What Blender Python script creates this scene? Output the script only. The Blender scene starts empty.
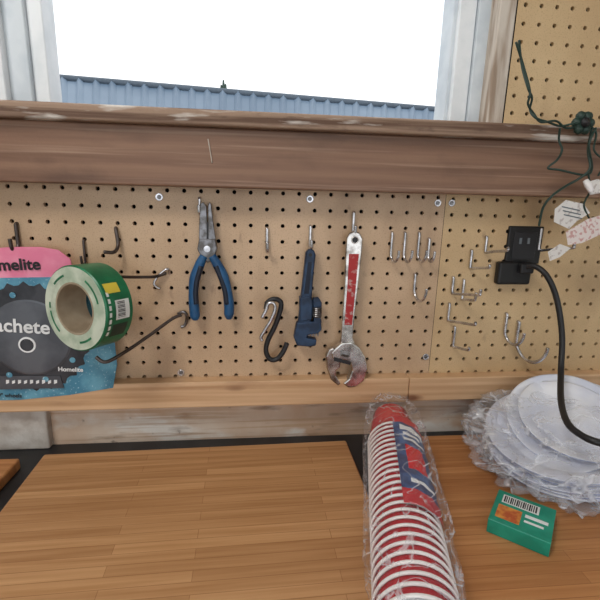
import bpy, bmesh, math, random
from mathutils import Vector, Matrix, noise
random.seed(4)
S=bpy.context.scene
S.view_settings.view_transform='Standard'
# ---------------------------------------------------------------- survey / camera pose
F=433.0; D=0.70; EYE=1.36
ax=Vector((4000,0,-F)).normalized()
az=-Vector((-47,-1820,-F)).normalized()
az=(az-ax*az.dot(ax)).normalized()
ay=az.cross(ax)
R=Matrix((ax,ay,az))
O=Vector((0,-D,EYE))
def ray(px,py): return R@Vector(((px-300)/F,(300-py)/F,-1))
def P(px,py,y=0.0):
    d=ray(px,py); t=(y-O.y)/d.y; return O+d*t
def H(px,py,z):
    d=ray(px,py); t=(z-O.z)/d.z; return O+d*t
cam=bpy.data.cameras.new('camera'); co=bpy.data.objects.new('camera',cam); S.collection.objects.link(co)
cam.lens=36*F/600; cam.sensor_width=36; cam.clip_start=0.01; cam.clip_end=200
co.matrix_world=Matrix.Translation(O)@R.to_4x4(); S.camera=co
# ---------------------------------------------------------------- materials
def s(r,g,b):
    f=lambda c:(c/255/12.92 if c/255<=.04045 else ((c/255+.055)/1.055)**2.4)
    return (f(r),f(g),f(b),1)
def mat(name,c,rough=.5,metal=0,c2=None,nscale=(20,20,20),lo=.4,hi=.6,bump=0,bscale=200):
    m=bpy.data.materials.new(name); m.use_nodes=True; n=m.node_tree.nodes; l=m.node_tree.links
    b=n['Principled BSDF']; b.inputs['Base Color'].default_value=c
    b.inputs['Roughness'].default_value=rough; b.inputs['Metallic'].default_value=metal
    tc=n.new('ShaderNodeTexCoord')
    if c2 is None: c2=tuple(x*.9 for x in c[:3])+(1,)
    mp=n.new('ShaderNodeMapping'); mp.inputs['Scale'].default_value=nscale
    nz=n.new('ShaderNodeTexNoise'); nz.inputs['Scale'].default_value=1; nz.inputs['Detail'].default_value=6
    cr=n.new('ShaderNodeValToRGB'); cr.color_ramp.elements[0].position=lo; cr.color_ramp.elements[1].position=hi
    cr.color_ramp.elements[0].color=c; cr.color_ramp.elements[1].color=c2
    l.new(tc.outputs['Object'],mp.inputs[0]); l.new(mp.outputs[0],nz.inputs['Vector'])
    l.new(nz.outputs[0],cr.inputs[0]); l.new(cr.outputs[0],b.inputs['Base Color'])
    if bump:
        n2=n.new('ShaderNodeTexNoise'); n2.inputs['Scale'].default_value=bscale; n2.inputs['Detail'].default_value=4
        bp=n.new('ShaderNodeBump'); bp.inputs['Strength'].default_value=bump; bp.inputs['Distance'].default_value=.002
        l.new(tc.outputs['Object'],n2.inputs['Vector']); l.new(n2.outputs[0],bp.inputs['Height']); l.new(bp.outputs[0],b.inputs['Normal'])
    return m
def over(m,color,nscale,lo,hi,vor=False,amt=1.0):
    n=m.node_tree.nodes; l=m.node_tree.links; b=n['Principled BSDF']
    src=b.inputs['Base Color'].links[0].from_socket
    tc=n.new('ShaderNodeTexCoord'); mp=n.new('ShaderNodeMapping'); mp.inputs['Scale'].default_value=nscale
    l.new(tc.outputs['Object'],mp.inputs[0])
    t=n.new('ShaderNodeTexVoronoi' if vor else 'ShaderNodeTexNoise'); t.inputs['Scale'].default_value=1
    if not vor: t.inputs['Detail'].default_value=8
    l.new(mp.outputs[0],t.inputs['Vector'])
    mr=n.new('ShaderNodeMapRange'); mr.inputs[1].default_value=lo; mr.inputs[2].default_value=hi; mr.inputs[4].default_value=amt
    l.new(t.outputs[0],mr.inputs[0])
    mx=n.new('ShaderNodeMixRGB'); l.new(mr.outputs[0],mx.inputs[0]); l.new(src,mx.inputs[1]); mx.inputs[2].default_value=color
    l.new(mx.outputs[0],b.inputs['Base Color']); return m
M_peg=mat('pegboard_hardboard',s(208,178,146),.40,0,s(186,156,124),(5,5,5),.35,.65,.15,500)
over(M_peg,s(156,124,96),(500,500,500),.54,.78); over(M_peg,s(146,116,90),(9,9,4),.52,.72,False,.6); over(M_peg,s(120,92,72),(40,40,22),.66,.76,False,.6)
M_pegR=mat('pegboard_hardboard_b',s(212,184,142),.45,0,s(194,163,122),(5,5,5),.35,.65,.15,500)
over(M_pegR,s(165,134,98),(500,500,500),.54,.78); over(M_pegR,s(150,120,92),(9,9,4),.55,.75,False,.6); over(M_pegR,s(120,94,72),(40,40,22),.66,.76,False,.6)
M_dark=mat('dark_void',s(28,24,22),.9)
M_beam=mat('aged_beam_wood',s(142,108,86),.5,0,s(108,76,58),(2.5,20,70),.35,.7,.2,150)
over(M_beam,s(70,46,36),(4,5,8),.14,.04,True); over(M_beam,s(174,144,122),(3,10,160),.56,.72,False,.6); over(M_beam,s(84,60,48),(6,6,14),.56,.72,False,.6)
M_lip=mat('weathered_sill_wood',s(158,132,112),.7,0,s(100,74,58),(3,20,120),.4,.6,.4,180)
over(M_lip,s(216,208,200),(12,30,90),.55,.68); over(M_lip,s(70,50,40),(14,14,60),.62,.72,False,.8)
M_pine=mat('pine_ledge',s(218,182,144),.5,0,s(188,146,106),(3,15,110),.35,.7,.1,150)
over(M_pine,s(120,78,52),(5,9,16),.13,.05,True); over(M_pine,s(160,122,92),(7,7,30),.58,.72,False,.6)
M_low=mat('peeling_painted_wall',s(222,204,186),.85,0,s(206,174,146),(5,5,3),.42,.56,.3,90)
over(M_low,s(234,228,220),(7,7,12),.52,.60); over(M_low,s(150,126,106),(12,12,60),.58,.72,False,.8); over(M_low,s(190,156,124),(4,4,160),.53,.62,False,.6); over(M_low,s(110,92,80),(60,60,50),.66,.74,False,.8)
M_blk=mat('concrete_block',s(206,202,196),.9,0,s(172,162,152),(25,25,25),.4,.65,.5,120)
M_wwall=mat('white_painted_wall',s(228,226,220),.8,0,s(220,216,210))
M_white=mat('white_vinyl',s(238,242,245),.45,0,s(224,230,234))
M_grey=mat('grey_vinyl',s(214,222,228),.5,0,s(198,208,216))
M_gask=mat('gasket',s(110,118,124),.7)
M_trimw=mat('weathered_trim',s(208,198,186),.8,0,s(160,140,122),(60,60,8),.45,.65,.3,100)
M_counter=mat('dark_worktop',s(32,32,34),.45,0,s(44,44,46))
M_floor=mat('concrete_floor',s(150,146,140),.85,0,s(130,126,120))
M_steel=mat('zinc_steel',s(222,222,226),.26,.95,s(180,180,184),(80,80,80))
M_dsteel=mat('dull_steel',s(140,140,144),.38,1,s(95,92,90),(90,90,90))
M_chrome=mat('worn_chrome',s(215,212,208),.22,1,s(135,126,120),(60,60,60),.42,.66)
M_bronze=mat('bronze_rod',s(104,96,94),.4,.9,s(80,72,68))
M_red=mat('red_label_wear',s(172,44,46),.5,.2,s(190,150,145),(110,110,160),.56,.68)
M_blue=mat('blue_grip',s(28,86,132),.45,0,s(22,70,112))
M_navy=mat('navy_grip',s(22,34,54),.5,0,s(15,26,42))
M_pipe=mat('navy_cast_iron',s(40,64,94),.42,.2,s(26,44,68),(60,60,60),.4,.6,.2,400)
M_pipe2=mat('shaded_cast_iron',s(24,34,52),.5,.3)  # darker iron colour, painted shade for the handle recess
M_black=mat('black_rubber',s(26,26,29),.5,0,s(34,34,38))
M_black2=mat('black_plastic',s(16,16,18),.4)
M_green=mat('green_tape',s(28,122,82),.35,0,s(18,98,64),(30,30,30))
M_side=mat('tape_side',s(200,208,190),.5,0,s(164,180,158),(40,40,40))
M_core=mat('cardboard_core',s(170,156,134),.8,0,s(144,128,106))
M_paper=mat('white_paper',s(232,234,232),.6)
M_yel=mat('yellow_ink',s(222,200,70),.6)
M_pink=mat('pink_card',s(228,124,156),.5,0,s(240,154,180),(20,20,20))
M_teal=mat('teal_card',s(104,164,188),.35,0,s(70,132,160),(30,30,30),.4,.6)
over(M_teal,s(180,212,224),(260,260,260),.6,.7)
M_blade=mat('graphite_blade',s(70,72,78),.35,.3,s(48,50,56),(30,30,30))
M_blade2=mat('graphite_disc',s(102,106,114),.35,.3,s(82,86,94))
M_txt=mat('white_ink',s(238,240,242),.6)
M_ktxt=mat('black_ink',s(30,28,34),.6)
M_cup=mat('red_plastic',s(214,22,40),.25,0,s(200,16,34))
M_cupw=mat('white_plastic',s(244,240,240),.35)
M_lblue=mat('label_blue',s(38,56,104),.35,0,s(60,96,150),(60,60,60),.45,.6)
M_lred=mat('label_red',s(200,30,46),.35)
M_plate=mat('white_foam_plate',s(240,242,248),.45,0,s(216,222,240),(12,12,12))  # pale blue noise paints soft shadows into the white
M_platb=mat('blue_rim',s(150,166,212),.5)  # pale blue band along the plate's rim edge
M_gbox=mat('green_carton',s(20,136,112),.4,0,s(34,156,130),(30,30,30))
M_orange=mat('orange_print',s(222,150,70),.5,0,s(190,90,50),(90,90,90))
M_wire=mat('green_wire',s(34,58,50),.5)
M_tag=mat('tag_paper',s(226,222,218),.6,0,s(190,180,176),(150,150,150),.55,.65)
M_tagp=mat('tag_red_print',s(206,160,156),.6,0,s(230,218,214),(190,190,190),.40,.48)
M_roof=mat('blue_metal_roof',s(114,132,150),.5,.0,s(94,114,134),(.6,.6,.6),.4,.6)
M_roofd=mat('roof_flashing',s(80,92,104),.6)
M_siding=mat('grey_siding',s(140,150,158),.8)
M_leaf=mat('tree_foliage',s(60,76,68),.9)
def bamboo(name,ca,cb):
    m=mat(name,ca,.5,0,cb,(5,150,40),.3,.7); n=m.node_tree.nodes; l=m.node_tree.links; b=n['Principled BSDF']
    src=b.inputs['Base Color'].links[0].from_socket
    tc=n.new('ShaderNodeTexCoord'); br=n.new('ShaderNodeTexBrick')
    br.inputs['Color1'].default_value=(1,1,1,1); br.inputs['Color2'].default_value=(.72,.65,.58,1); br.inputs['Mortar'].default_value=(.52,.42,.33,1)
    br.inputs['Scale'].default_value=1; br.inputs['Brick Width'].default_value=.26; br.inputs['Row Height'].default_value=.0155
    br.inputs['Mortar Size'].default_value=.0004; br.offset=.37
    l.new(tc.outputs['Object'],br.inputs['Vector'])
    mx=n.new('ShaderNodeMixRGB'); mx.blend_type='MULTIPLY'; mx.inputs[0].default_value=.75
    l.new(src,mx.inputs[1]); l.new(br.outputs['Color'],mx.inputs[2]); l.new(mx.outputs[0],b.inputs['Base Color'])
    b.inputs['Specular IOR Level'].default_value=.35
    return m
M_bam=bamboo('bamboo',s(206,160,114),s(180,132,86))
M_bam2=bamboo('bamboo_b',s(204,148,98),s(178,120,72))
def film(name,base=.12,hi=.75,sc=22,wd=.045):
    m=bpy.data.materials.new(name); m.use_nodes=True; n=m.node_tree.nodes; l=m.node_tree.links; n.clear()
    o=n.new('ShaderNodeOutputMaterial'); tr=n.new('ShaderNodeBsdfTransparent'); g=n.new('ShaderNodeBsdfPrincipled')
    g.inputs['Base Color'].default_value=(.88,.90,.96,1); g.inputs['Roughness'].default_value=.1
    tc=n.new('ShaderNodeTexCoord'); nz=n.new('ShaderNodeTexNoise'); nz.inputs['Scale'].default_value=sc; nz.inputs['Detail'].default_value=1; nz.inputs['Distortion'].default_value=1.4
    sb=n.new('ShaderNodeMath'); sb.operation='SUBTRACT'; sb.inputs[1].default_value=.5
    ab=n.new('ShaderNodeMath'); ab.operation='ABSOLUTE'
    mr=n.new('ShaderNodeMapRange'); mr.inputs[1].default_value=.0; mr.inputs[2].default_value=wd; mr.inputs[3].default_value=hi; mr.inputs[4].default_value=base
    mx=n.new('ShaderNodeMixShader'); bp=n.new('ShaderNodeBump'); bp.inputs['Strength'].default_value=.9; bp.inputs['Distance'].default_value=.01
    l.new(tc.outputs['Object'],nz.inputs['Vector']); l.new(nz.outputs[0],sb.inputs[0]); l.new(sb.outputs[0],ab.inputs[0]); l.new(ab.outputs[0],mr.inputs[0]); l.new(mr.outputs[0],mx.inputs[0])
    l.new(nz.outputs[0],bp.inputs['Height']); l.new(bp.outputs[0],g.inputs['Normal'])
    l.new(tr.outputs[0],mx.inputs[1]); l.new(g.outputs[0],mx.inputs[2]); l.new(mx.outputs[0],o.inputs[0]); return m
M_film=film('clear_plastic_film',.05,.45,20,.025); M_film2=film('clear_plastic_film_b',.16,.6,14,.035)
# ---------------------------------------------------------------- builders
def empty(name):
    e=bpy.data.objects.new(name,None); e.empty_display_size=.02; S.collection.objects.link(e); return e
def mesh(name,v,f,m,par=None,smooth=False,bevel=0,mats=None,idx=None):
    me=bpy.data.meshes.new(name); me.from_pydata([tuple(x) for x in v],[],f); me.update()
    for mm in (mats or [m]): me.materials.append(mm)
    bm=bmesh.new(); bm.from_mesh(me)
    if idx:
        for i,fa in enumerate(bm.faces): fa.material_index=idx[i]
    bmesh.ops.recalc_face_normals(bm,faces=bm.faces); bm.to_mesh(me); bm.free()
    if smooth:
        for p in me.polygons: p.use_smooth=True
    o=bpy.data.objects.new(name,me); S.collection.objects.link(o)
    if par: o.parent=par
    if bevel:
        b=o.modifiers.new('bevel','BEVEL'); b.width=bevel; b.segments=3; b.limit_method='ANGLE'; b.angle_limit=math.radians(35)
    return o
def box(name,x,y,z,m,par=None,bevel=0.001,rot=None,c=None):
    v=[Vector((a,b,cc)) for a in x for b in y for cc in z]
    if rot is not None:
        v=[Vector(c)+rot@(q-Vector(c)) for q in v]
    f=[(0,1,3,2),(4,6,7,5),(0,4,5,1),(2,3,7,6),(0,2,6,4),(1,5,7,3)]
    return mesh(name,v,f,m,par,False,bevel)
def poly(name,pts,y,th,m,par=None,bevel=.001,pl=False):
    q=[P(a,b,y) for a,b in pts]; n=len(q)
    v=q+[Vector((p.x,p.y+th,p.z)) for p in q]
    f=[tuple(range(n)),tuple(range(2*n-1,n-1,-1))]+[(i,(i+1)%n,n+(i+1)%n,n+i) for i in range(n)]
    return mesh(name,v,f,m,par,False,bevel)
def smoothpts(pts,k=8,closed=False):
    n=len(pts); out=[]
    for i in range(n if closed else n-1):
        g=(lambda j:pts[j%n]) if closed else (lambda j:pts[max(0,min(n-1,j))])
        a,b,c,d=g(i-1),g(i),g(i+1),g(i+2)
        for t in range(k):
            u=t/k
            out.append(.5*((2*b)+(c-a)*u+(2*a-5*b+4*c-d)*u*u+(3*b-a-3*c+d)*u**3))
    if not closed: out.append(pts[-1])
    return out
def tube(name,pts,r,m,par=None,k=8,closed=False,taper=None):
    pts=smoothpts([Vector(p) for p in pts],k,closed) if k>1 else [Vector(p) for p in pts]
    n=len(pts); seg=10; v=[];f=[]
    up=None
    for i,p in enumerate(pts):
        a=pts[(i-1)%n] if closed or i>0 else p; b=pts[(i+1)%n] if closed or i<n-1 else p
        t=(b-a).normalized()
        if up is None: up=t.orthogonal().normalized()
        up=(up-t*up.dot(t)); up=up.normalized() if up.length>1e-6 else t.orthogonal().normalized()
        w=t.cross(up); rr=r*(taper(i/(n-1)) if taper else 1)
        for j in range(seg):
            an=2*math.pi*j/seg; v.append(p+up*math.cos(an)*rr+w*math.sin(an)*rr)
    for i in range(n if closed else n-1):
        for j in range(seg):
            f.append((i*seg+j,i*seg+(j+1)%seg,((i+1)%n)*seg+(j+1)%seg,((i+1)%n)*seg+j))
    if not closed: f+= [tuple(range(seg)),tuple(range((n-1)*seg,n*seg))]
    return mesh(name,v,f,m,par,True)
def lathe(name,prof,mats,idx,par,mtx,seg=64,smooth=True):
    v=[];f=[];mi=[];n=len(prof)
    for j in range(seg):
        a=2*math.pi*j/seg
        for r,h in prof: v.append(mtx@Vector((r*math.cos(a),r*math.sin(a),h)))
    for j in range(seg):
        for i in range(n-1):
            f.append((j*n+i,((j+1)%seg)*n+i,((j+1)%seg)*n+i+1,j*n+i+1)); mi.append(idx[i])
    return mesh(name,v,f,None,par,smooth,0,mats,mi)
def frame_mtx(origin,zdir,xhint=Vector((1,0,0))):
    z=Vector(zdir).normalized(); x=(xhint-z*xhint.dot(z)).normalized(); y=z.cross(x)
    return Matrix.Translation(origin)@Matrix((x,y,z)).transposed().to_4x4()
def disc(name,px,py,y,r,th,m,par,seg=24):
    c=P(px,py,y); return lathe(name,[(0,0),(r*.92,0),(r,-th*.3),(r,-th),(0,-th)],[m],[0]*4,par,frame_mtx(c,(0,-1,0)),seg,False)
def text(name,body,px,py,y,size,m,par,tilt=0,bold=.0):
    cu=bpy.data.curves.new(name,'FONT'); cu.body=body; cu.size=size; cu.extrude=.0002; cu.offset=bold; cu.materials.append(m)
    o=bpy.data.objects.new(name,cu); S.collection.objects.link(o); o.location=P(px,py,y); o.rotation_euler=(math.pi/2,math.radians(tilt),0); o.parent=par; return o
# ---------------------------------------------------------------- pegboards
HO=.0254
def pegboard(name,x0,nc,ztop,nr,m,yf=0.0):
    v=[];f=[]
    for i in range(nc):
        for j in range(nr):
            cx=x0+(i+.5)*HO; cz=ztop-(j+.5)*HO; b=len(v)
            for k in range(16):
                a=2*math.pi*k/16; c,sn=math.cos(a),math.sin(a); mxx=max(abs(c),abs(sn)); h=HO/2
                v.append((cx+c/mxx*h,yf,cz+sn/mxx*h)); v.append((cx+c*.0032,yf,cz+sn*.0032)); v.append((cx+c*.0032,yf+.006,cz+sn*.0032))
            for k in range(16):
                a=b+3*k; e=b+3*((k+1)%16)
                f.append((a,e,e+1,a+1)); f.append((a+1,e+1,e+2,a+2))
    me=bpy.data.meshes.new(name); me.from_pydata(v,[],f); me.materials.append(m)
    o=bpy.data.objects.new(name,me); S.collection.objects.link(o); return o
seam=P(437,285).x; ztop=P(437,192).z+.004
pegboard('pegboard',seam-34*HO,34,ztop,14,M_peg)
pegboard('pegboard',seam+.0008,34,ztop-.002,14,M_pegR)
upx=P(506,100).x; zup0=P(545,140).z; zup=zup0+22*HO
pegboard('pegboard',upx,34,zup,22,M_pegR)
X0,X1=seam-34*HO,seam+34*HO
box('wall_backing',(X0,X1),(.02,.03),(ztop-.40,ztop+.06),M_dark,None,0)
YL=-.022
zl=P(300,405,YL).z
zboard=P(200,446,-.04).z; zc=zboard-.018
box('wall_lower',(X0,X1),(.012,.10),(0,ztop-.33),M_low,None,0)
ev=empty('concrete_wall_block')
xb=P(50,430).x
box('block_a',(X0,xb-.002),(-.004,.02),(zc,zl+.03),M_blk,ev,.003)
z_b=P(300,190,-.04).z; z_m=P(300,131,-.04).z; z_t=P(300,113,-.055).z
box('window_header_beam',(X0,X1),(-.04,.02),(z_b,z_m),M_beam,None,.003)
box('window_sill_board',(X0,X1),(-.055,.10),(z_m,z_t),M_lip,None,.004)
tube('crack_highlight',[P(208,139,-.041),P(210,150,-.0415),P(212,163,-.041)],.0008,M_trimw,bpy.data.objects['window_header_beam'],4)  # pale thread painting the highlight along a crack in the beam
zlt=P(300,375,0).z
jx=P(409,388,YL).x
box('trim_1',(X0,jx-.0006),(YL,.012),(zl,zlt),M_pine,None,.002)
box('trim_2',(jx+.0006,X1),(YL+.001,.012),(zl+.001,zlt-.001),M_pine,None,.002)
# window frame
zt=z_t
w=empty('window_1'); ZH=2.35
def vs(n,a,b,y0,y1,m):
    box(n,(P(a,95,y0).x,P(b,95,y0).x),(y0,y1),(zt-.01,ZH),m,w,.002)
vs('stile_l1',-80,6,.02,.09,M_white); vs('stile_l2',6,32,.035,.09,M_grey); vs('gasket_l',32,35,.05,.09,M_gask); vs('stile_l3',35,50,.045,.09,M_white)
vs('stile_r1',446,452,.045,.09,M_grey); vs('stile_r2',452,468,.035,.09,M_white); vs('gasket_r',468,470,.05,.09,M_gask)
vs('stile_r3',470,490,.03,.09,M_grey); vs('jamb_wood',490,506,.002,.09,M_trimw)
box('top_rail',(P(-80,95,.045).x,P(506,95,.045).x),(.02,.09),(ZH,ZH+.06),M_white,w,.002)
xwl=P(-80,95,.02).x
box('wall_left',(X0-.02,xwl),(.02,.10),(zt-.01,2.5),M_wwall,None,0)
box('wall_right',(upx,X1),(.012,.10),(zup,2.5),M_wwall,None,0)
box('wall_right_backing',(upx,X1),(.02,.10),(zt-.02,zup),M_dark,None,0)
box('wall_top',(xwl,upx),(.02,.10),(ZH+.06,2.5),M_wwall,None,0)
box('wall_side_left',(-1.75,-1.65),(-3.2,.10),(0,2.5),M_wwall,None,0)
box('wall_side_right',(1.65,1.75),(-3.2,.10),(0,2.5),M_wwall,None,0)
box('wall_far_left',(-1.65,X0),(.0,.10),(0,2.5),M_wwall,None,0)
box('wall_far_right',(X1,1.65),(.0,.10),(0,2.5),M_wwall,None,0)
box('ceiling',(-1.75,1.75),(-3.2,.10),(2.5,2.56),M_wwall,None,0)
# counter
wt=empty('workbench')
box('worktop',(X0+.01,X1-.3),(-.50,.011),(zc-.04,zc-.0003),M_counter,wt,.001)
box('base',(X0+.02,X1-.32),(-.47,.0),(0,zc-.042),M_wwall,wt,0)
box('floor',(-3,3),(-5,.1),(-.05,0),M_floor,None,0)
def board(name,bl,br,fr,m,dep=.36):
    a=H(*bl,zboard); b=H(*br,zboard)
    ex=(b-a).normalized(); L=(b-a).length; ey=Vector((0,0,1)).cross(ex)
    v=[]
    for z in (-.018,0):
        for (u,w_) in ((0,0),(L,0),(L,-dep),(0,-dep)): v.append((u,w_,z))
    o=mesh(name,v,[(0,1,2,3),(7,6,5,4),(0,4,5,1),(1,5,6,2),(2,6,7,3),(3,7,4,0)],m,None,False,.003)
    o.matrix_world=Matrix.Translation(a)@Matrix((ex,ey,Vector((0,0,1)))).transposed().to_4x4()
    return o
board('bamboo_cutting_board',(44,454),(346,440),0,M_bam)
board('bamboo_cutting_board',(374,437),(640,429),0,M_bam2)
board('bamboo_cutting_board',(-150,462),(20,458),0,M_bam2)
# ---------------------------------------------------------------- outside
out=empty('neighbour_building')
tl=P(30,76,6); tr=P(480,114,6); bl_=P(30,150,4.2); br_=P(480,165,4.2)
v=[];f=[];N=120
for i in range(N+1):
    t=i/N
    a=tl.lerp(tr,t); c=bl_.lerp(br_,t); off=Vector((0,-.05,.025)) if i%4==0 else Vector((0,0,0))
    v+= [a+off,c+off]
for i in range(N): f.append((2*i,2*i+2,2*i+3,2*i+1))
mesh('metal_roof',v,f,M_roof,out)
tube('roof_ridge_flashing',[tl+Vector((0,-.02,0)),tr+Vector((0,-.02,0))],.05,M_roofd,out,1)
mesh('gable_wall',[bl_,br_,(br_.x,br_.y,0),(bl_.x,bl_.y,0)],[(0,1,2,3)],M_siding,out)
tree=empty('distant_tree')
for k in range(5):
    p=P(219+k*2.2,92-[0,7,12,8,0][k],9); 
    tube('branch',[p+Vector((0,0,-.6)),p],.08,M_leaf,tree,1,taper=lambda t:1-.8*t)
box('trunk',(P(224,90,9).x-.1,P(224,90,9).x+.1),(8.9,9.1),(0,P(224,95,9).z),M_leaf,tree,0)
box('ground_outside',(-15,15),(.6,20),(-.1,-.02),M_siding,None,0)
# ---------------------------------------------------------------- screws
for (a,b) in ((159,197),(310,199),(438,203),(426,357),(181,373),(452,203)):
    e=empty('washer_screw'); disc('washer',a,b,-.0016,.0058,.0012,M_steel,e); disc('head',a,b,-.003,.0032,.0014,M_dsteel,e,12)
# ---------------------------------------------------------------- hooks
def lhook(px,py,out=.045,stem=.024,up=.012,lean=0,m=M_steel,r=.0024,rise=.16):
    e=empty('pegboard_hook'); p=P(px,py); v=lambda a,b,c:p+Vector((a,-b,c)); q=out*rise
    tube('wire',[v(0,-.006,stem),v(0,.002,stem),v(0,.0035,stem-.003),v(0,.0035,.004),v(lean*.1,.006,0),v(lean*.5,out*.5,q*.5),v(lean*.96,out-.003,q),v(lean,out,q+.004),v(lean,out+.001,q+up)],r,m,e,6)
    return e
def jhook(px,py,rad=.016,stem=.02,m=M_steel,r=.0024,lean=0):
    e=empty('pegboard_hook'); p=P(px,py); v=lambda a,b,c:p+Vector((a,-b,c))
    pts=[v(0,-.006,.012),v(0,.003,.012),v(0,.004,.006),v(0,.004,-stem)]
    for k in range(1,9):
        a=math.pi*k/8*1.0; pts.append(v(lean*k/8,.004+rad*(1-math.cos(a)),-stem-rad*math.sin(a)))
    l=pts[-1]; pts.append(l+Vector((0,-.001,.008)))
    tube('wire',pts,r,m,e,5)
for a in ((484,252,.056,.026,.004,.008),(469,268,.050,.03,.005,.008),(451,293,.066,.028,.010,.016),(447,320,.070,.030,.004,.014),(461,299,.04,.034,.014,.004),(537,250,.07,.036,.012,.012),(452,346,.044,.036,.006,.008)):
    lhook(*a)
jhook(517,328,.026,.026,r=.003,lean=.022); jhook(505,320,.018,.020,r=.0027,lean=.012)
jhook(414,281,.016,.014,lean=.008)
for a in (391,404,418): jhook(a,240,.012,.022,lean=.005,r=.0023)
jhook(428,246,.010,.014,lean=.002)
for (a,b) in ((267,236),(310,234),(353,220)): 
    jhook(a,b,.008,.016,r=.0028)
jhook(200,206,.006,.006)
jhook(18,232,.01,.016,m=M_bronze,r=.0028); jhook(85,248,.007,.018,m=M_bronze,r=.002)
e=empty('pegboard_hook'); tube('wire',[P(116,228,.004),P(116,230,-.006),P(118,245,-.008),P(114,252,-.02),P(104,252,-.03)],.0028,M_bronze,e,8)
e=empty('long_tool_hook'); tube('rod',[P(92,276,-.09),P(125,277,-.05),P(150,277,-.02),P(158,276,-.01),P(166,273,-.004)],.0024,M_bronze,e,6)
tube('clip',[P(160,289,-.006),P(154,284,-.008),P(159,275,-.006),P(168,269,-.004),P(170,277,.004)],.0021,M_steel,e,6)
e=empty('long_tool_hook'); tube('rod',[P(96,357,-.10),P(106,362,-.10),P(125,352,-.08),P(150,335,-.045),P(172,319,-.015),P(181,315,-.006)],.0026,M_bronze,e,6)
tube('clip',[P(178,314,-.004),P(184,312,-.006),P(187,317,-.004),P(185,325,-.002),P(181,327,-.002)],.0026,M_dsteel,e,5)
# ---------------------------------------------------------------- long nose pliers
e=empty('long_nose_pliers'); y=-.016
poly('jaw_l',[(200,204),(203,202),(206,206),(207,220),(207,242),(199,243),(199,226)],y,.008,M_dsteel,e)
poly('jaw_r',[(208,206),(209,202),(211,204),(213,222),(216,242),(208,242),(208,220)],y,.008,M_dsteel,e)
poly('joint',[(199,239),(215,239),(217,249),(214,259),(208,263),(202,259),(197,249)],y-.002,.012,M_dsteel,e,.0015)
disc('pivot',207,249,y-.0022,.0055,.003,M_steel,e)
poly('cutter_line',[(206.6,222),(208.2,222),(208.4,240),(206.8,240)],y-.0004,.001,M_black,e,0)
def grip(n,cl,ws,m):
    c=[P(a,b,y-.001) for a,b in cl]
    cs=smoothpts(c,6); wsm=[ws[min(len(ws)-1,int(i/6))]*(1-(i%6)/6)+ws[min(len(ws)-1,int(i/6)+1)]*((i%6)/6) for i in range(len(cs))]
    tube(n,cs,1,m,e,1,taper=lambda t:wsm[int(round(t*(len(cs)-1)))])
grip('grip_l',[(204,256),(200,264),(195,278),(193.5,292),(194,305),(195,316),(195,320)],[.006,.0075,.0085,.0075,.0082,.008,.004],M_blue)
grip('grip_r',[(212,256),(217,264),(223,276),(227,290),(229,304),(229,314),(229,319)],[.006,.0075,.0085,.0075,.0082,.008,.004],M_blue)
for n,cl in (('inlay_l',[(201,266),(197,279),(195.5,292),(196,304)]),('inlay_r',[(216,266),(221,278),(225,291),(227,304)])):
    tube(n,[P(a,b,y-.0062) for a,b in cl],.0042,M_navy,e,5)
# ---------------------------------------------------------------- utility hooks
e=empty('utility_s_hook')
tube('coated_hook',[P(a,b,-.02) for a,b in ((266,309),(268,302),(275,299),(281,303),(279,315),(274,328),(268,340),(266,351),(270,359),(277,359),(283,352),(287,343))],.0042,M_black,e,6)
e=empty('wire_s_hook')
tube('wire',[P(a,b,-.030) for a,b in ((262,318),(266,310),(268,304),(273,303),(275,309),(271,320),(265,330),(261,337),(262,341))],.0028,M_steel,e,6)
# ---------------------------------------------------------------- pipe wrench
e=empty('pipe_wrench'); y=-.024
poly('handle',[(306,253),(309,249),(314,250),(316,255),(314,272),(312,298),(311,326),(298,326),(301,298),(304,272)],y,.014,M_pipe,e,.003)
poly('handle_recess_shade',[(308,262),(312,262),(309,294),(304,294)],y-.0004,.002,M_pipe2,e,.0005)  # shade of the recess, painted as a darker inlay on the handle
poly('housing',[(300,298),(310,296),(313,302),(312,320),(300,322)],y-.003,.02,M_pipe,e,.002)
poly('heel_jaw',[(297,323),(321,321),(322,330),(318,334),(308,335),(307,338),(317,340),(316,346),(309,347),(297,346),(294,338)],y-.001,.016,M_pipe,e,.002)
poly('hook_jaw',[(313,299),(319,298),(322,303),(321,318),(322,323),(314,323)],y-.001,.012,M_pipe,e,.0015)
c=P(317,312,y-.003); lathe('adjuster_nut',[(0,-.008)]+[((.0082 if i%2 else .0072),-.008+i*.0016) for i in range(11)]+[(0,.008)],[M_dsteel],[0]*12,e,frame_mtx(c,(0,0,1)),24,False)
for k in range(5): poly('tooth',[(305+k*3,334),(307+k*3,334),(306+k*3,337)],y,.01,M_dsteel,e,0)
disc('hang_eye',310.5,255,y-.0003,.003,.001,M_black2,e)
# ---------------------------------------------------------------- adjustable wrench
e=empty('adjustable_wrench'); y=-.022
poly('handle',[(347,238),(350,233),(355,231),(360,233),(363,239),(362,252),(359,282),(355,315),(353,338),(357,348),(340,350),(341,338),(343,312),(345,282),(346,252)],y,.009,M_chrome,e,.002)
poly('panel',[(349,254),(359,254),(356,285),(352,325),(344.5,325),(347.5,285)],y-.0005,.001,M_red,e,.0004)
disc('hang_hole',355,240,y-.0004,.0042,.0005,M_black2,e); 
cc=P(355,240,y-.0006); tube('hole_rim',[cc+Vector((math.cos(k*math.pi/6)*.0052,0,math.sin(k*math.pi/6)*.0052)) for k in range(12)],.0008,M_chrome,e,2,True)
poly('head',[(336,348),(342,343),(352,342),(360,348),(366,358),(368,370),(364,381),(356,387),(348,388),(343,384),(349,379),(352,371),(350,363),(343,360),(332,359),(331,353)],y-.003,.016,M_chrome,e,.0025)
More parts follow.
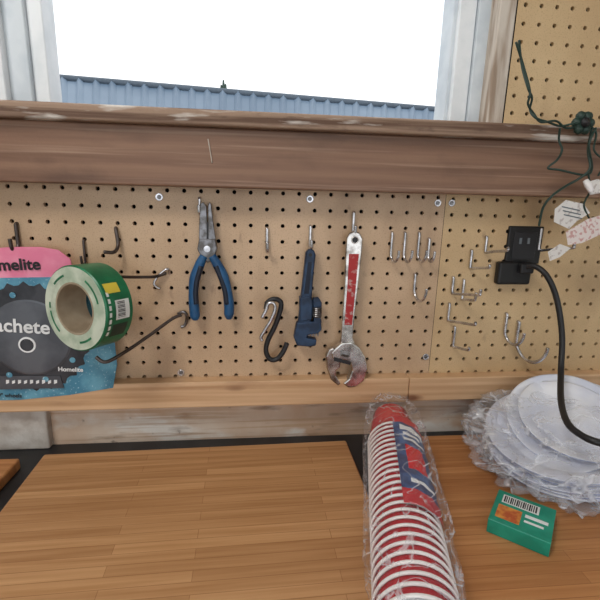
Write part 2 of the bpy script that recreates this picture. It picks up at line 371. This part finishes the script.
poly('movable_jaw',[(329,350),(334,348),(341,362),(340,368),(336,371),(336,376),(341,384),(338,386),(331,380),(327,369),(326,357)],y-.002,.013,M_chrome,e,.002)
poly('jaw_slot',[(334,357),(351,362),(350,365),(334,361)],y-.0036,.001,M_black,e,.0002)
c=P(345,354,y-.004); lathe('knurl',[(0,-.007)]+[((.0052 if i%2 else .0042),-.007+i*.0014) for i in range(11)]+[(0,.007)],[M_dsteel],[0]*12,e,frame_mtx(c,(1,0,-.25),Vector((0,0,1))),20,False)
# ---------------------------------------------------------------- packaged blade
e=empty('trimmer_blade_package'); y=-.022
poly('pink_header',[(-40,252),(10,247),(40,247),(58,250),(70,259),(73,270),(60,292),(-40,296)],y,.002,M_pink,e,.0005)
poly('teal_card',[(-60,281),(0,278),(58,277),(88,285),(104,305),(114,335),(117,365),(113,388),(70,395),(20,400),(-60,402)],y-.001,.0015,M_teal,e,.0005)
c=P(30,338,y-.002); rb=.083
n=72; pts=[]
for k in range(n):
    a=2*math.pi*k/n; rr=rb*(1.0 if k%3 else 1.07); pts.append(c+Vector((math.cos(a)*rr,0,math.sin(a)*rr)))
v=pts+[p+Vector((0,.0015,0)) for p in pts]
mesh('blade',v,[tuple(range(n)),tuple(range(2*n-1,n-1,-1))]+[(i,(i+1)%n,n+(i+1)%n,n+i) for i in range(n)],M_blade,e)
lathe('blade_hub',[(0,.0),(.058,.0),(.061,-.001)],[M_blade2],[0]*2,e,frame_mtx(c+Vector((0,-.0012,0)),(0,-1,0)),48,False)
lathe('arbor_ring',[(.010,.0005),(.0125,.0005),(.013,-.001)],[M_txt],[0]*2,e,frame_mtx(P(27,345,y-.0037),(0,-1,0)),32,False)
lathe('arbor_hole',[(0,.0002),(.010,.0002)],[M_blade],[0],e,frame_mtx(P(27,345,y-.0037),(0,-1,0)),32,False)
for k in range(8):
    a=2*math.pi*(k+.3)/8; q=c+Vector((math.cos(a)*.070,-.0014,math.sin(a)*.070))
    lathe('vent',[(0,.0002),(.0045,.0002)],[M_teal],[0],e,frame_mtx(q,(0,-1,0)),16,False)
text('lettering_a','machete',-22,330,y-.0045,.030,M_txt,e,4,.0006)
text('lettering_b','Homelite',58,371,y-.0045,.010,M_txt,e,3,.0002)
text('lettering_c','Homelite',-24,271,y-.0015,.024,M_ktxt,e,-2,.0006)
text('lettering_d','9" wheels',-2,397,y-.0045,.009,M_ktxt,e,3,.0002)
poly('label_strip',[(-60,376),(60,376),(64,388),(-60,391)],y-.0035,.0008,M_blade2,e,0)
for k in range(9): poly('small_print',[(6+k*6,380+(k%2)),(9+k*6,380),(9+k*6,383),(6+k*6,384)],y-.0045,.0005,M_txt,e,0)
# ---------------------------------------------------------------- tape roll
e=empty('painters_tape_roll')
nrm=Vector((-math.sin(math.radians(30)),-math.cos(math.radians(30)),.05)).normalized()
c=P(89,306,-.075); Mt=frame_mtx(c,nrm,Vector((0,0,1)))
ro,ri,hw=.060,.034,.024
lathe('tape',[(ri,-hw),(ri,hw),(ri+.002,hw+.0005),(ri+.003,hw),(ro-.002,hw),(ro,hw-.002),(ro,-hw+.002),(ro-.002,-hw),(ri,-hw)],[M_core,M_side,M_green],[0,0,0,1,2,2,2,1],e,Mt,96,False)
lathe('side_label',[(ri+.010,hw+.0004),(ro-.006,hw+.0004)],[M_side],[0],e,Mt,96,False)
def arc(n,r0,r1,h0,h1,a0,a1,m,k=12):
    v=[];f=[]
    for i in range(k+1):
        a=math.radians(a0+(a1-a0)*i/k); v+= [Mt@Vector((r0*math.cos(a),r0*math.sin(a),h0)),Mt@Vector((r1*math.cos(a),r1*math.sin(a),h1))]
    for i in range(k): f.append((2*i,2*i+2,2*i+3,2*i+1))
    mesh(n,v,f,m,e)
for a0,a1 in ((20,50),(85,95),(100,140),(190,220),(285,330)): arc('side_print',ri+.012,ro-.011,hw+.0008,hw+.0008,a0,a1,M_green)
tr_=Mt.to_3x3().inverted()@Vector((.75,-.6,.1)); A=math.degrees(math.atan2(tr_.y,tr_.x))
arc('outer_white',ro+.0004,ro+.0004,hw-.016,-hw+.008,A-16,A+10,M_paper)
for k in range(12): arc('barcode',ro+.0008,ro+.0008,hw-.019,-hw+.016,A-13+k*1.8,A-13+k*1.8+(1.0 if k%3 else .5),M_ktxt,1)
arc('outer_yellow',ro+.0004,ro+.0004,hw-.006,-hw+.018,A+20,A+34,M_yel)
for k in range(7): arc('outer_lettering',ro+.0004,ro+.0004,hw-.005,hw-.009,A-38+k*9,A-38+k*9+6,M_paper,4)
arc('outer_dark',ro+.0004,ro+.0004,hw-.012,-hw+.010,A-42,A-22,M_wire)
# ---------------------------------------------------------------- cups
e=empty('red_party_cup_stack')
RC=.0405
h0=H(393,440,zboard+RC); h1=H(409,560,zboard+RC)
base=h0.copy(); base.y=-.048
base.x=h0.x+(base.y-h0.y)*(h1.x-h0.x)/(h1.y-h0.y)
axd=Vector((h1.x-h0.x,h1.y-h0.y,0)).normalized(); 
NC=26; SP=.0118; LC=.084
base.z=zboard+RC+.003
for k in range(NC):
    o=base+axd*(k*SP)
    Mx=frame_mtx(o,axd)
    prof=[(0,.004),(.0275,.004),(.0285,0),(.030,.002),(.033,.035),(.0335,.037),(.0362,.078),(.0367,.080),(.0378,.1045),(.0395,.1052),(.0404,.1067),(.0404,.1100),(.0390,.111),(.0375,.1095),(.0345,.07),(.0275,.006),(0,.006)]
    idx=[0]*8+[1]*8
    prof=[(r,h*LC/.11) for r,h in prof]
    lathe('cup_%d'%(k+1),prof,[M_cup,M_cupw],idx,e,Mx,48)
Lm=frame_mtx(base,axd,Vector((0,0,1)))
side=((Lm@Vector((0,1,0)))-(Lm@Vector((0,0,0)))).x
sg=1 if side>0 else -1
K=30;J=20;v=[];f=[];mi=[]
for i in range(K+1):
    for j in range(J+1):
        a=math.radians(-8+84*j/J); h=.066+.20*i/K
        r=.0426+.0006*math.sin(i*1.3+j)
        v.append(Lm@Vector((r*math.cos(a),sg*r*math.sin(a),h)))
for i in range(K):
    for j in range(J):
        f.append((i*(J+1)+j,i*(J+1)+j+1,(i+1)*(J+1)+j+1,(i+1)*(J+1)+j))
        if i<3 or i>=26 or j>=19: mi.append(1)
        elif (i in(4,5) and 2<j<16) or (i==7 and 3<j<13) or (i==9 and 3<j<15) or (i==23 and 3<j<15): mi.append(2)
        elif 12<=i<=19 and 4<=j<=12: mi.append(3 if (i+j)%5 else 1)
        else: mi.append(0)
mesh('paper_label',v,f,None,e,True,0,[M_lblue,M_lred,M_txt,M_cup],mi)
def bag(name,c,rad,m,par,seed,amp=.1,zmin=None,power=.75,sub=5,rot=None,ymax=None):
    bm=bmesh.new(); bmesh.ops.create_icosphere(bm,subdivisions=sub,radius=1)
    for q in bm.verts:
        d=q.co.normalized(); 
        d2=Vector([math.copysign(abs(t)**power,t) for t in d])
        nn=abs(noise.noise(d*2.6+Vector((seed,0,0))))*1.4+abs(noise.noise(d*6+Vector((0,seed,0))))*.9+abs(noise.noise(d*14+Vector((0,seed,3))))*.35
        sc=1-amp*nn+amp*.4
        p=Vector((d2.x*rad[0],d2.y*rad[1],d2.z*rad[2]))*sc
        if rot: p=rot@p
        p+=Vector(c)
        if zmin and p.z<zmin: p.z=zmin+.0005
        if ymax is not None and p.y>ymax: p.y=ymax
        q.co=p
    me=bpy.data.meshes.new(name); bm.to_mesh(me); bm.free(); me.materials.append(m)
    for pp in me.polygons: pp.use_smooth=True
    o=bpy.data.objects.new(name,me); S.collection.objects.link(o); o.parent=par
ang=math.atan2(axd.x,-axd.y)
cb=base+axd*.185
bag('clear_wrap',cb+Vector((0,0,.003)),(.048,.225,.049),M_film,e,3.3,.12,zboard+.0005,.6,6,Matrix.Rotation(ang,3,'Z'),-.002)
# ---------------------------------------------------------------- plates in bag
e=empty('bagged_plate_stack')
def plate(o,nd,r,k):
    Mx=frame_mtx(o,nd); prof=[(0,0),(r*.66,0),(r*.70,.001),(r*.80,.010),(r*.97,.015),(r,.0152),(r,.0138),(r*.80,.0085),(r*.70,-.0005),(0,-.0015)]
    lathe('plate_%d'%k,prof,[M_plate,M_platb],[0,0,0,0,0,1,0,0,0],e,Mx,64)
px_=H(588,462,zboard+.04).x
pb=Vector((px_,-.132,zboard+.026))
nd=Vector((-.22,-.12,.96)).normalized()
for k in range(7):
    plate(pb+nd*(k*.0050)+Vector((random.uniform(-.006,.006),random.uniform(-.005,.005),0)),nd,.110,k)
for k,(dx,dy,nx,ny) in enumerate(((-.012,.004,-.42,-.30),(.006,.012,-.30,-.42),(.018,.002,-.18,-.28))):
    n1=Vector((nx,ny,.86)).normalized()
    plate(pb+Vector((dx,dy,.036+.006*k)),n1,.086,10+k)
bag('clear_bag',(px_+.028,-.139,zboard+.042),(.178,.134,.060),M_film2,e,8.1,.24,zboard+.0005,.8,6,None,-.004)
# ---------------------------------------------------------------- green box
e=empty('green_food_carton')
gh=.020
a0=H(499,489,zboard+gh); a1=H(485,526,zboard+gh)
dd=(a1-a0); rz=Matrix.Rotation(math.atan2(dd.y,dd.x)+math.pi/2,3,'Z')
def gb(n,x,y,z,m,b=.0): return box(n,(a0.x+x[0],a0.x+x[1]),(a0.y-y[1],a0.y-y[0]),(zboard+z[0],zboard+z[1]),m,e,b,rz,(a0.x,a0.y,zboard))
gb('carton',(0,.070),(0,.070),(.0003,gh),M_gbox,.001)
gb('barcode_panel',(.008,.052),(.008,.026),(gh,gh+.0003),M_paper)
for k in range(16): gb('bar',(.010+k*.0025,.0112+k*.0025+(.0006 if k%3==0 else 0)),(.010,.024),(gh+.0003,gh+.0005),M_ktxt)
gb('picture',(.006,.034),(.032,.060),(gh,gh+.0003),M_orange)
gb('text_block',(.038,.064),(.034,.040),(gh,gh+.0003),M_txt); gb('text_block',(.038,.060),(.046,.050),(gh,gh+.0003),M_txt)
# ---------------------------------------------------------------- outlet and cord
e=empty('wall_outlet_box')
def b2(n,a,b,c_,d,y0,y1,m,bev=.001): 
    p=P(a,c_,y0);q=P(b,d,y0); box(n,(p.x,q.x),(y0,y1),(q.z,p.z),m,e,bev)
b2('box_frame',510,539,226,264,-.004,.015,M_black2,.002); b2('receptacle',515,534,232,260,-.0055,0,M_black,.001)
for q in (520,528): b2('slot',q,q+1.5,238,244,-.0061,-.004,M_gask,0)
e=empty('power_cord')
b2('plug_body',500,530,262,285,-.016,-.002,M_black2,.004); b2('plug_neck',522,534,264,274,-.026,-.010,M_black,.003)
tube('cord',[P(524,268,-.020),P(534,266,-.032),P(547,276,-.05),P(557,300,-.06),P(562,335,-.075),P(561,370,-.10),P(561,400,-.16),P(567,422,-.21),P(581,435,-.24),P(600,443,-.26),P(640,452,-.27)],.0046,M_black,e,8)
# ---------------------------------------------------------------- string lights with tags
e=empty('string_light_cord'); y=-.075
def W(n,l,r=.0016,m=M_wire,yy=y): 
    tube(n,[P(a,b,yy+.006*math.sin(i*2.1)) for i,(a,b) in enumerate(l)],r,m,e,8)
W('strand_a',[(519,40),(522,66),(528,88),(532,98),(530,110),(536,118),(548,122),(560,126),(572,124),(584,122)])
W('strand_b',[(516,42),(524,68),(530,92),(528,104),(534,114),(541,122),(556,121),(566,128),(580,126)])
W('strand_c',[(560,128),(559,140),(562,150),(557,160),(548,168),(560,170),(585,175),(592,168),(589,145),(596,128)])
W('strand_d',[(592,128),(588,150),(590,168),(580,178),(566,186),(552,196),(543,208),(539,226)],.0018)
W('strand_e',[(588,172),(590,190),(584,205),(590,220)],.0014)
W('strand_f',[(584,122),(596,132),(594,150),(604,162),(598,176)],.0014)
c=P(583,123,y)
for k in range(6):
    a=k*math.pi/3; 
    lathe('connector_lobe',[(0,.006),(.006,.004),(.0075,0),(.006,-.004),(0,-.006)],[M_wire],[0]*4,e,frame_mtx(c+Vector((math.cos(a)*.010,0,math.sin(a)*.010)),(0,-1,0)),12)
lathe('connector_core',[(0,.010),(.007,.006),(.007,-.006),(0,-.008)],[M_black],[0]*3,e,frame_mtx(c,(0,-1,0)),16)
lathe('mini_bulb',[(0,.014),(.004,.010),(.005,0),(.004,-.008),(0,-.009)],[M_cupw],[0]*4,e,frame_mtx(P(588,185,y-.004),(.3,-.4,-.8)),16)
def tag(n,l,m,dy=0): poly(n,l,y-.004+dy,.0006,m,e,0)
tag('tag_a',[(555,209),(566,200),(584,204),(590,213),(577,221),(569,229),(554,222)],M_tag)
tag('tag_b',[(566,232),(588,219),(602,215),(606,232),(582,243),(568,245)],M_tagp,-.004)
tag('tag_c',[(584,183),(598,179),(606,182),(606,192),(590,195)],M_tag)
tag('tag_d',[(548,252),(560,244),(571,248),(560,257),(550,261)],M_tag)
for k in range(3): poly('tag_print',[(562+k,206+k*4),(580+k,210+k*4),(580+k,211.2+k*4),(562+k,207.2+k*4)],y-.0046,.0004,M_gask,e,0)
# ---------------------------------------------------------------- light
wd=bpy.data.worlds.new('sky'); S.world=wd; wd.use_nodes=True
bg=wd.node_tree.nodes['Background']; bg.inputs[0].default_value=(.94,.97,1,1); bg.inputs[1].default_value=1.55
def area(n,loc,tgt,size,pw,col):
    l=bpy.data.lights.new(n,'AREA'); l.size=size; l.energy=pw; l.color=col; o=bpy.data.objects.new(n,l); S.collection.objects.link(o)
    o.location=loc; o.rotation_euler=(Vector(tgt)-Vector(loc)).to_track_quat('-Z','Y').to_euler()
area('added_soft_light',(-.6,-.9,2.4),(0,0,1.2),.4,11,(1,.96,.91))  # area light added for gentle shadows and brightness, no known lamp
